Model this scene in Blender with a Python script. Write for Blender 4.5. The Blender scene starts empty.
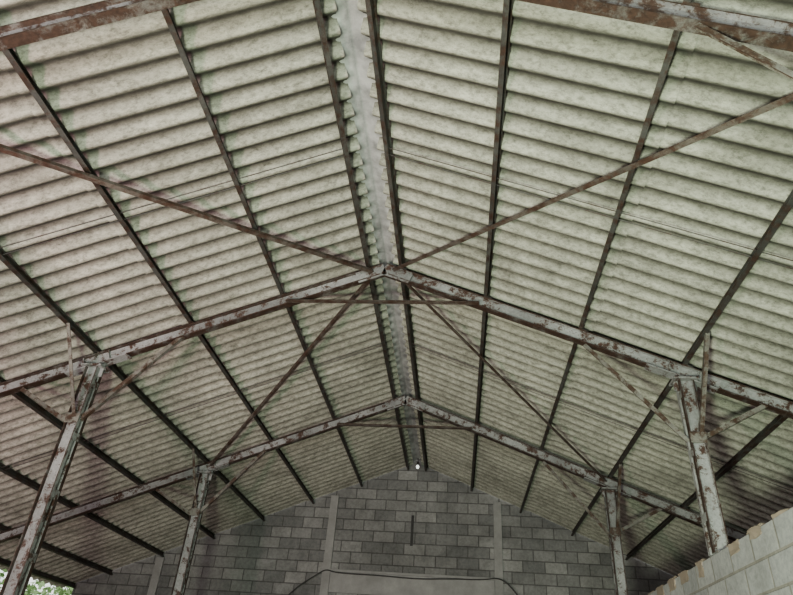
import bpy, bmesh, math, random
from mathutils import Vector, Matrix
random.seed(3)
H=4.0
CZ=1.6
XR=-0.82          # ridge x
ZR=CZ+4.0         # ridge rafter centre height
S=0.404
FR=[-1.37,2.07,5.50,8.94]
YB=12.38; YF=-4.8
HALF=6.42
COL=2.92
cs=1/math.sqrt(1+S*S); sn=S*cs
scene=bpy.context.scene
scene.view_settings.view_transform='AgX'
scene.view_settings.look='AgX - Medium High Contrast'
# ---------------------------------------------------------------- materials
def newmat(name):
    m=bpy.data.materials.new(name); m.use_nodes=True
    nt=m.node_tree; b=nt.nodes['Principled BSDF']
    return m,nt,b
def noise(nt,vec,scale,detail=6,rough=.6,dist=0.):
    n=nt.nodes.new('ShaderNodeTexNoise'); n.inputs['Scale'].default_value=scale
    n.inputs['Detail'].default_value=detail; n.inputs['Roughness'].default_value=rough
    n.inputs['Distortion'].default_value=dist
    nt.links.new(vec,n.inputs['Vector']); return n.outputs['Fac']
def ramp(nt,fac,stops):
    r=nt.nodes.new('ShaderNodeValToRGB'); e=r.color_ramp.elements
    while len(e)<len(stops): e.new(.5)
    for i,(p,c) in enumerate(stops):
        e[i].position=p; e[i].color=(c[0],c[1],c[2],1) if hasattr(c,'__len__') else (c,c,c,1)
    nt.links.new(fac,r.inputs['Fac']); return r.outputs['Color']
def mix(nt,fac,a,b,mode='MIX'):
    m=nt.nodes.new('ShaderNodeMix'); m.data_type='RGBA'; m.blend_type=mode
    for sock,v in ((m.inputs[0],fac),(m.inputs[6],a),(m.inputs[7],b)):
        if isinstance(v,(int,float)): sock.default_value=v
        elif isinstance(v,tuple): sock.default_value=(v[0],v[1],v[2],1)
        else: nt.links.new(v,sock)
    return m.outputs[2]
def bump(nt,b,h,strength=.4,dist=.01):
    n=nt.nodes.new('ShaderNodeBump'); n.inputs['Strength'].default_value=strength
    n.inputs['Distance'].default_value=dist
    nt.links.new(h,n.inputs['Height']); nt.links.new(n.outputs[0],b.inputs['Normal'])
def objco(nt): return nt.nodes.new('ShaderNodeTexCoord').outputs['Object']
def scaled(nt,v,s):
    n=nt.nodes.new('ShaderNodeMapping'); n.inputs['Scale'].default_value=s
    nt.links.new(v,n.inputs['Vector']); return n.outputs[0]
def steel(name,paint,rust,lo,hi,sc=5):
    m,nt,b=newmat(name); v=objco(nt)
    f=noise(nt,v,sc,10,.78,.2); f2=noise(nt,v,sc*4,5,.6); f3=noise(nt,v,1.7,3,.5)
    mask=ramp(nt,f,[(lo,0),(hi,1)])
    rc=ramp(nt,f2,[(.3,tuple(x*.45 for x in rust)),(.7,rust)])
    pc=ramp(nt,f2,[(.25,tuple(x*.65 for x in paint)),(.7,paint)])
    pc=mix(nt,.7,pc,ramp(nt,f3,[(.35,(.5,.5,.5)),(.6,(1,1,1))]),'MULTIPLY')
    c=mix(nt,mask,pc,rc); nt.links.new(c,b.inputs['Base Color'])
    b.inputs['Roughness'].default_value=.5; bump(nt,b,f2,.5,.004)
    return m
M_frame=steel('peeling_painted_steel',(.33,.345,.345),(.085,.050,.038),.51,.57,9)
M_edge=steel('rusted_flange_edge',(.17,.165,.155),(.065,.040,.030),.38,.50,8)
M_frame_h=steel('heavily_peeling_steel',(.25,.25,.26),(.070,.043,.034),.48,.56,8)
M_purlin=steel('weathered_purlin_steel',(.09,.092,.087),(.060,.037,.028),.46,.58,8)
M_brace=steel('rust_brown_steel',(.15,.135,.12),(.080,.048,.036),.43,.56,9)
M_knee=steel('knee_brace_steel',(.22,.22,.20),(.085,.055,.04),.46,.55,9)
# fibre cement
m,nt,b=newmat('fibre_cement'); M_roof=m
v=objco(nt)
f=noise(nt,v,1.1,8,.7,.6); f2=noise(nt,scaled(nt,v,(.6,1.6,.6)),15,8,.85); f3=noise(nt,v,70,3,.6); f4=noise(nt,scaled(nt,v,(.5,1,.5)),40,5,.8)
c=ramp(nt,f,[(.3,(.265,.27,.235)),(.5,(.38,.39,.345)),(.72,(.50,.51,.45))])
c=mix(nt,.9,c,ramp(nt,f2,[(.32,(.30,.30,.285)),(.47,(.75,.75,.73)),(.66,(1.0,1.0,1.0))]),'MULTIPLY')
c=mix(nt,.65,c,ramp(nt,f4,[(.38,(.42,.42,.40)),(.5,(.88,.88,.88)),(.6,(1,1,1))]),'MULTIPLY')
at=nt.nodes.new('ShaderNodeAttribute'); at.attribute_name='groove_shade'
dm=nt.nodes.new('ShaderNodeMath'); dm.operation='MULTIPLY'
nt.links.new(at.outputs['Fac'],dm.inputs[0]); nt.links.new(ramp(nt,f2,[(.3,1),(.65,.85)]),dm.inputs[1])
c=mix(nt,dm.outputs[0],c,(.030,.028,.025))  # darkens the grooves: rib shade painted into the sheet colour
nt.links.new(c,b.inputs['Base Color']); b.inputs['Roughness'].default_value=.85
bump(nt,b,f3,.4,.004)
# ridge
m,nt,b=newmat('ridge_sheet'); M_ridge=m; v=objco(nt); f=noise(nt,v,4,8,.7)
rc=ramp(nt,f,[(.35,(.27,.28,.285)),(.6,(.52,.54,.54))])
nt.links.new(rc,b.inputs['Base Color']); b.inputs['Roughness'].default_value=.42; b.inputs['Metallic'].default_value=.25
def blocks(name,axis,c1,c2,mort,stain=(.6,.6,.6)):
    m,nt,b=newmat(name); v=objco(nt)
    sp=nt.nodes.new('ShaderNodeSeparateXYZ'); nt.links.new(v,sp.inputs[0])
    cb=nt.nodes.new('ShaderNodeCombineXYZ')
    nt.links.new(sp.outputs[axis],cb.inputs[0]); nt.links.new(sp.outputs[2],cb.inputs[1])
    br=nt.nodes.new('ShaderNodeTexBrick'); nt.links.new(cb.outputs[0],br.inputs['Vector'])
    br.inputs['Scale'].default_value=1; br.inputs['Brick Width'].default_value=.40
    br.inputs['Row Height'].default_value=.2; br.inputs['Mortar Size'].default_value=.011
    br.inputs['Mortar Smooth'].default_value=.3; br.inputs['Bias'].default_value=-.1
    br.inputs['Color1'].default_value=(*c1,1); br.inputs['Color2'].default_value=(*c2,1)
    br.inputs['Mortar'].default_value=(*mort,1)
    f=noise(nt,v,1.1,7,.65,.5); f2=noise(nt,v,22,5,.7)
    c=mix(nt,.8,br.outputs['Color'],ramp(nt,f,[(.3,stain),(.65,(1,1,1))]),'MULTIPLY')
    c=mix(nt,.7,c,ramp(nt,f2,[(.3,(.6,.6,.6)),(.6,(1,1,1))]),'MULTIPLY')
    nt.links.new(c,b.inputs['Base Color']); b.inputs['Roughness'].default_value=.95
    h=nt.nodes.new('ShaderNodeMath'); h.operation='MULTIPLY_ADD'
    nt.links.new(br.outputs['Fac'],h.inputs[0]); h.inputs[1].default_value=-1.0
    g=nt.nodes.new('ShaderNodeMath'); g.operation='MULTIPLY'; nt.links.new(f2,g.inputs[0]); g.inputs[1].default_value=.35
    nt.links.new(g.outputs[0],h.inputs[2]); bump(nt,b,h.outputs[0],.6,.01)
    return m
M_back=blocks('grey_block_back',0,(.22,.228,.226),(.35,.358,.35),(.15,.15,.148),(.42,.42,.42))
M_side=blocks('block_partition',1,(.36,.375,.38),(.47,.485,.48),(.29,.285,.26),(.65,.65,.64))
M_sidey=blocks('block_sidewall',1,(.42,.46,.38),(.5,.54,.46),(.3,.32,.27))
def concrete(name,col):
    m,nt,b=newmat(name); v=objco(nt); f=noise(nt,v,3,8,.7); f2=noise(nt,v,40,4,.6)
    nt.links.new(ramp(nt,f,[(.3,tuple(x*.65 for x in col)),(.7,col)]),b.inputs['Base Color'])
    b.inputs['Roughness'].default_value=.9; bump(nt,b,f2,.4,.005); return m
M_conc=concrete('cast_concrete',(.33,.335,.33)); M_floor=concrete('floor_concrete',(.34,.34,.33))
M_tan=concrete('tan_mortar',(.34,.295,.24)); M_leaf=concrete('foliage',(.36,.50,.26)); M_grass=concrete('grass',(.16,.24,.08))
m,nt,b=newmat('black_cable'); M_cable=m
f=noise(nt,objco(nt),20); nt.links.new(ramp(nt,f,[(.3,(.02,.02,.02)),(.7,(.04,.04,.04))]),b.inputs['Base Color'])
m,nt,b=newmat('bulb_glass'); M_bulb=m
b.inputs['Base Color'].default_value=(.9,.92,.9,1); b.inputs['Emission Color'].default_value=(.9,1,.95,1); b.inputs['Emission Strength'].default_value=1.0
# ---------------------------------------------------------------- mesh helpers
def P_I(h,w,tf,tw):
    a,b,c=w/2,h/2,tw/2
    return [(-a,-b),(a,-b),(a,-b+tf),(c,-b+tf),(c,b-tf),(a,b-tf),(a,b),(-a,b),(-a,b-tf),(-c,b-tf),(-c,-b+tf),(-a,-b+tf)]
def P_L(a,b,t): return [(0,0),(a,0),(a,t),(t,t),(t,b),(0,b)]
def P_C(h,w,t):
    a,b=w/2,h/2
    return [(-a,-b),(a,-b),(a,-b+t),(-a+t,-b+t),(-a+t,b-t),(a,b-t),(a,b),(-a,b)]
def P_R(h,w): return [(-w/2,-h/2),(w/2,-h/2),(w/2,h/2),(-w/2,h/2)]
def P_O(r,n=8): return [(r*math.cos(2*math.pi*i/n),r*math.sin(2*math.pi*i/n)) for i in range(n)]
def ext(bm,prof,p0,p1,up=(0,0,1),edge=()):
    p0=Vector(p0);p1=Vector(p1);t=(p1-p0).normalized();up=Vector(up)
    s=t.cross(up).normalized(); n=s.cross(t)
    A=[bm.verts.new(p0+s*x+n*y) for x,y in prof]; B=[bm.verts.new(p1+s*x+n*y) for x,y in prof]
    k=len(prof)
    for i in range(k):
        f=bm.faces.new((A[i],A[(i+1)%k],B[(i+1)%k],B[i]))
        if i in edge: f.material_index=1
    bm.faces.new(A[::-1]); bm.faces.new(B)
def finish(bm,name,mat,parent=None,smooth=False):
    bmesh.ops.recalc_face_normals(bm,faces=bm.faces)
    me=bpy.data.meshes.new(name); bm.to_mesh(me); bm.free()
    if smooth:
        for p in me.polygons: p.use_smooth=True
    o=bpy.data.objects.new(name,me); scene.collection.objects.link(o)
    for mm in (mat if isinstance(mat,list) else [mat]): me.materials.append(mm)
    if parent: o.parent=parent
    return o
def box(bm,x0,x1,y0,y1,z0,z1):
    vs=[bm.verts.new((x,y,z)) for x in (x0,x1) for y in (y0,y1) for z in (z0,z1)]
    for f in ((0,1,3,2),(4,6,7,5),(0,4,5,1),(2,3,7,6),(0,2,6,4),(1,5,7,3)): bm.faces.new([vs[i] for i in f])
def pt(side,o,y,n=0.0):
    return Vector((XR+side*(o+n*sn), y, ZR-S*o+n*cs))
def nrm(side): return Vector((side*sn,0,cs))
WT=2.79         # top of right partition
RH=.13          # rafter depth
# ---------------------------------------------------------------- portal frames
def frame(y):
    MF=[M_frame_h if y<3 else M_frame,M_edge]
    e=bpy.data.objects.new('steel_portal_frame',None); scene.collection.objects.link(e)
    for side,nm in ((-1,'left'),(1,'right')):
        bm=bmesh.new()
        ext(bm,P_I(RH,.075,.012,.007),pt(side,.0,y),pt(side,HALF-.02,y),nrm(side),(0,1,11,5,7,8))
        for o in (.10,COL-.12,COL+.12):
            ext(bm,P_R(RH-.01,.07),pt(side,o,y),pt(side,o+.01,y),nrm(side))
        ext(bm,P_R(.012,.11),pt(side,COL-.30,y,-RH/2-.006),pt(side,COL+.30,y,-RH/2-.006),nrm(side))
        ext(bm,P_R(.15,.012),pt(side,0,y-.03,-.01),pt(side,.30,y-.03,-.01),nrm(side))
        for i in range(4):
            p=pt(side,.06+i*.065,y-.036,-.02+(.04 if i%2 else -.04)); ext(bm,P_O(.011,6),p,p+Vector((0,-.012,0)))
        finish(bm,'rafter_'+nm,MF,e)
        bm=bmesh.new(); x=XR+side*COL; zt=ZR-S*COL-RH/2-.01
        zb=WT if side>0 else 0.0
        for k in (-1,1):
            ext(bm,P_C(.13,.045,.009) if k>0 else [(-a,b) for a,b in P_C(.13,.045,.009)][::-1],(x,y+k*.045*1,zb),(x,y+k*.045,zt-.02),(1,0,0),(1,5,6,4))
        z=zb+.25
        while z<zt-.2:
            box(bm,x-.066,x-.060,y-.055,y+.055,z,z+.07); box(bm,x+.060,x+.066,y-.055,y+.055,z,z+.07); z+=.55
        box(bm,x-.11,x+.11,y-.09,y+.09,zt-.02-.012,zt-.012)
        box(bm,x-.05,x+.14,y-.09,y+.09,zb,zb+.015)
        box(bm,x-.10,x+.10,y-.008,y+.008,zt-.12,zt+.02)
        finish(bm,'column_'+nm,MF,e)
        bm=bmesh.new()
        zk=CZ+.535*H
        ext(bm,P_L(.042,.042,.006),(x-side*.06,y-.03,zk),pt(side,2.08,y-.03,-RH/2),(0,1,0),(1,4))
        ext(bm,P_L(.042,.042,.006),(x+side*.06,y-.03,zk),pt(side,3.62,y-.03,-RH/2),(0,1,0),(1,4))
        box(bm,x-.07,x+.07,y-.075,y-.068,zk-.04,zk+.06)
        ext(bm,P_L(.036,.036,.006),(x+side*.02,y-.075,zk+.06),pt(side,COL,y-.64,RH/2+.0),(1,0,0),(1,4))
        finish(bm,'knee_brace_'+nm,[M_knee,M_edge],e)
    bm=bmesh.new()
    ext(bm,P_L(.055,.045,.006),pt(-1,1.04,y-.045,-.06),pt(1,1.04,y-.045,-.06),(0,0,1))
    finish(bm,'collar_tie',M_brace,e)
for y in FR: frame(y)
# ---------------------------------------------------------------- purlins
PH=.08
offs=[.15,1.06,1.99,2.92,3.85,4.78,5.70,6.35]
for side in (-1,1):
    for o in offs:
        bm=bmesh.new()
        ext(bm,P_I(PH,.038,.006,.005),pt(side,o,YF+.02,RH/2+PH/2),pt(side,o,YB-.01,RH/2+PH/2),nrm(side))
        for y in FR:
            ext(bm,P_L(.05,.06,.006),pt(side,o+.02,y-.05,RH/2),pt(side,o+.02,y+.05,RH/2),nrm(side))
        finish(bm,'roof_purlin',M_purlin)
# ---------------------------------------------------------------- wind braces, sag rods
def brace(ya,yb):
    for side in (-1,1):
        bm=bmesh.new()
        ext(bm,P_L(.042,.035,.005),pt(side,.12,yb-.06,-.02),pt(side,COL-.05,ya+.06,-.02),nrm(side))
        finish(bm,'wind_brace',M_brace)
brace(FR[1],FR[2]); brace(FR[0],FR[1])
for side in (-1,1):
    bm=bmesh.new()
    ext(bm,P_L(.04,.035,.005),pt(side,.2,FR[2]+.08,-.02),pt(side,COL-.05,FR[3]-.06,-.02),nrm(side))
    finish(bm,'wind_brace',M_brace)
for a,b_ in zip(FR[:-1],FR[1:]):
    for side in (-1,1):
        bm=bmesh.new()
        for d in (-.04,.04):
            for o0,o1 in zip(offs[:-1],offs[1:]):
                ext(bm,P_O(.004,6),pt(side,o0,(a+b_)/2+d,RH/2+.03),pt(side,o1,(a+b_)/2+d,RH/2+.03),nrm(side))
        finish(bm,'sag_rod',M_purlin)
# ---------------------------------------------------------------- corrugated ceiling
PITCH=.19; AMP=.036
bm=bmesh.new(); dl=bm.verts.layers.float.new('groove_shade')
n0=RH/2+PH+AMP
rows=[(.02,2.10),(1.95,3.96),(3.81,5.80),(5.66,6.60)]
NP=16
ny=int((YB-YF)/PITCH*NP)
for side in (-1,1):
    for ri,(o0,o1) in enumerate(rows):
        prev=None
        for i in range(ny+1):
            y=YF+i*PITCH/NP; u=i/NP
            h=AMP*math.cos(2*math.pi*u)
            d=(.5+.5*math.cos(2*math.pi*(u+.07)))**1.7  # painted groove shade, shifted towards the away-facing side of each rib
            col=[]
            for k in range(3):
                o=(o0,(o0+o1)/2,o1)[k]
                off=n0+h+(.016 if k==0 and ri>0 else 0)
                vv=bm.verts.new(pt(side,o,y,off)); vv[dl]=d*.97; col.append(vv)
            if prev:
                for k in range(2): bm.faces.new((prev[k],col[k],col[k+1],prev[k+1]))
            prev=col
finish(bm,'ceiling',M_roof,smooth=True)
# ridge cap
bm=bmesh.new(); prev=None
for i in range(ny+1):
    y=YF+i*PITCH/NP; u=i/NP; col=[]
    for side,o,k in ((-1,.30,1),(-1,.12,.9),(-1,.03,.3),(-1,-.03,.03),(-1,-.06,0),(1,-.09,0),(1,-.06,0),(1,-.03,.03),(1,.03,.3),(1,.12,.9),(1,.30,1)):
        off=n0+.014+AMP*math.cos(2*math.pi*u)*k+(.01*(1-k))
        col.append(bm.verts.new(pt(side,o,y,off)))
    if prev:
        for k in range(len(col)-1): bm.faces.new((prev[k],col[k],col[k+1],prev[k+1]))
    prev=col
finish(bm,'ridge_cap',M_ridge,smooth=True)
# ---------------------------------------------------------------- walls & floor
def gable(bm,y0,y1,zfun_pts):
    A=[bm.verts.new((x,y0,z)) for x,z in zfun_pts]; B=[bm.verts.new((x,y1,z)) for x,z in zfun_pts]
    k=len(A)
    for i in range(k): bm.faces.new((A[i],A[(i+1)%k],B[(i+1)%k],B[i]))
    bm.faces.new(A[::-1]); bm.faces.new(B)
top=n0/cs+.09
xl=XR-HALF; xr=XR+HALF; ze=ZR-S*HALF+top
bm=bmesh.new()
gable(bm,YB,YB+.2,[(xl,0),(xr,0),(xr,ze),(XR,ZR+top),(xl,ze)])
WB=finish(bm,'wall_back',M_back)
bm=bmesh.new()
gable(bm,YF-.2,YF,[(xl,0),(XR-3.6,0),(XR-3.6,3.6),(XR+3.2,3.6),(XR+3.2,0),(xr,0),(xr,ze),(XR,ZR+top),(xl,ze)])
finish(bm,'wall_front',M_back)
bm=bmesh.new(); box(bm,xl-.2,xl,YF-.2,YB+.2,0,2.2)
y=YF
while y<YB: box(bm,xl-.2,xl,y-.1,y+.1,2.2,3.05); y+=3.44
finish(bm,'wall_left',M_sidey)
# outer right wall also has an open strip below the eave
bm=bmesh.new(); box(bm,xr,xr+.2,YF-.2,YB+.2,0,1.9)
y=YF
while y<YB: box(bm,xr,xr+.2,y-.1,y+.1,1.9,3.05); y+=3.44
finish(bm,'wall_outer',M_sidey)
WX=2.06
bm=bmesh.new(); box(bm,WX,WX+.2,YF,YB,0,WT); WR=finish(bm,'wall_right',M_side)
bm=bmesh.new(); y=YF+.2
while y<YB-.5:
    L=random.uniform(.16,.30); hh=random.uniform(.008,.03)
    if all(abs(y+L/2-f_)>.25 for f_ in FR):
        q=[(WX+.003,WX+.2,y,y+L,WT-.001,WT+hh)]
        if random.random()<.9: q.append((WX-.005,WX+.02,y,y+L*.8,WT-random.uniform(.04,.11),WT+hh*.6))
        for z in q: box(bm,*z)
    y+=.40
bmesh.ops.subdivide_edges(bm,edges=bm.edges,cuts=2,use_grid_fill=True)
for v_ in bm.verts: v_.co+=Vector((random.uniform(-.004,.002),random.uniform(-.02,.02),random.uniform(-.012,.008)))
finish(bm,'mortar_course',M_tan,WR)
bm=bmesh.new(); box(bm,xl-.2,xr+.2,YF-.2,YB+.2,-.15,0); finish(bm,'floor',M_floor)
bm=bmesh.new(); box(bm,-60,60,-60,60,-.25,-.16); finish(bm,'ground',M_grass)
# trees outside the open left eave
bm=bmesh.new()
for t in range(9):
    tx=-15+random.uniform(-1.5,1.5); ty=4+t*2.6; R=random.uniform(1.4,2.0); zc=random.uniform(2.8,3.8)
    ext(bm,P_O(.12,7),(tx,ty,-.16),(tx,ty,zc),(1,0,0))
    for i in range(800):
        d=Vector((random.gauss(0,1),random.gauss(0,1),random.gauss(0,1))).normalized()*R*random.uniform(.6,1.05)
        c0=Vector((tx,ty,zc))+d; a=Vector((random.gauss(0,1),random.gauss(0,1),random.gauss(0,1))).normalized()*.13
        b2=a.cross(Vector((random.gauss(0,1),random.gauss(0,1),random.gauss(0,1)))).normalized()*.06
        bm.faces.new([bm.verts.new(c0-a),bm.verts.new(c0+b2),bm.verts.new(c0+a),bm.verts.new(c0-b2)])
finish(bm,'tree_row',M_leaf)
for i,o in enumerate((-4.85,-1.6,1.58,4.85)):
    bm=bmesh.new(); x=XR+o; z=ZR-S*abs(o)+n0/cs-.12
    box(bm,x-.075,x+.075,YB-.05,YB,0,z); finish(bm,'pilaster_%d'%(i+1),M_conc,WB)
bm=bmesh.new(); box(bm,XR-1.52,XR+1.50,YB-.05,YB,3.28,3.63); box(bm,XR-1.52,XR+1.50,YB-.08,YB-.0,3.63,3.67); finish(bm,'lintel',M_conc,WB)
bm=bmesh.new(); box(bm,XR-.065,XR-.015,YB-.02,YB,4.16,4.72); finish(bm,'vent_slot',M_cable,WB)
def cable(name,pts,r):
    cu=bpy.data.curves.new(name,'CURVE'); cu.dimensions='3D'; cu.bevel_depth=r
    s=cu.splines.new('NURBS'); s.points.add(len(pts)-1); s.order_u=3; s.use_endpoint_u=True
    for p,q in zip(s.points,pts): p.co=(*q,1)
    o=bpy.data.objects.new(name,cu); scene.collection.objects.link(o); cu.materials.append(M_cable); return o
yc=YB-.10
cable('electric_cable',[(XR-2.5,yc,2.9),(XR-2.15,yc,3.3),(XR-1.75,yc,3.56),(XR-1.6,yc,3.66),(XR-1.4,yc,3.60),(XR-.6,yc,3.60),(XR+.1,yc,3.57),(XR+.7,yc,3.61),(XR+1.3,yc,3.62),(XR+1.6,yc,3.68),(XR+1.85,yc,3.48),(XR+2.3,yc,2.9)],.010)
e=bpy.data.objects.new('pendant_lamp',None); scene.collection.objects.link(e)
lx,ly,lz=XR+.03,YB-.35,ZR+.06
bm=bmesh.new(); ext(bm,P_O(.008),(lx,ly,lz),(lx,ly,ZR+.14),(0,1,0)); ext(bm,P_O(.022),(lx,ly,lz-.06),(lx,ly,lz),(0,1,0)); finish(bm,'cord_and_socket',M_cable,e)
bm=bmesh.new(); bmesh.ops.create_uvsphere(bm,u_segments=16,v_segments=10,radius=.032,matrix=Matrix.Translation((lx,ly,lz-.09))@Matrix.Diagonal((1,1,1.3,1))); finish(bm,'bulb',M_bulb,e,True)
# ---------------------------------------------------------------- lights
def area(name,loc,target,sx,sy,pw,col):
    l=bpy.data.lights.new(name,'AREA'); l.shape='RECTANGLE'; l.size=sx; l.size_y=sy; l.energy=pw; l.color=col
    o=bpy.data.objects.new(name,l); scene.collection.objects.link(o); o.location=loc
    o.rotation_euler=(Vector(target)-Vector(loc)).to_track_quat('-Z','Y').to_euler(); return o
area('doorway_light',(XR,YF+.1,1.9),(XR,6,4.5),5.5,2.6,520,(.98,1,.97))
area('added_tint_fill',(-3.6,.2,.4),(-6.2,3.6,4.0),.6,.4,330,(1,.60,.68))  # added pink fill, unseen lamp that tints the left slope
area('added_tint_fill',(-1.0,-.3,.4),(3.6,4.6,4.4),.6,.4,470,(.90,1,.76))  # added greenish fill, unseen lamp that brightens centre and right slope
w=bpy.data.worlds.new('overcast_sky'); scene.world=w; w.use_nodes=True
bg=w.node_tree.nodes['Background']; bg.inputs[0].default_value=(.97,.99,.97,1); bg.inputs[1].default_value=1.4
# ---------------------------------------------------------------- camera
cd=bpy.data.cameras.new('camera'); cd.sensor_width=36; cd.lens=623/793*36; cd.clip_start=.02
co=bpy.data.objects.new('camera',cd); scene.collection.objects.link(co)
r=Vector((.9947,.0786,.0643)); u=Vector((-.0102,-.5527,.8336)); bk=Vector((.1010,-.8297,-.5484))
bk.normalize(); r=(r-bk*r.dot(bk)).normalized(); u=bk.cross(r)
mw=Matrix((( r.x,u.x,bk.x,0),(r.y,u.y,bk.y,0),(r.z,u.z,bk.z,CZ),(0,0,0,1)))
co.matrix_world=mw; scene.camera=co
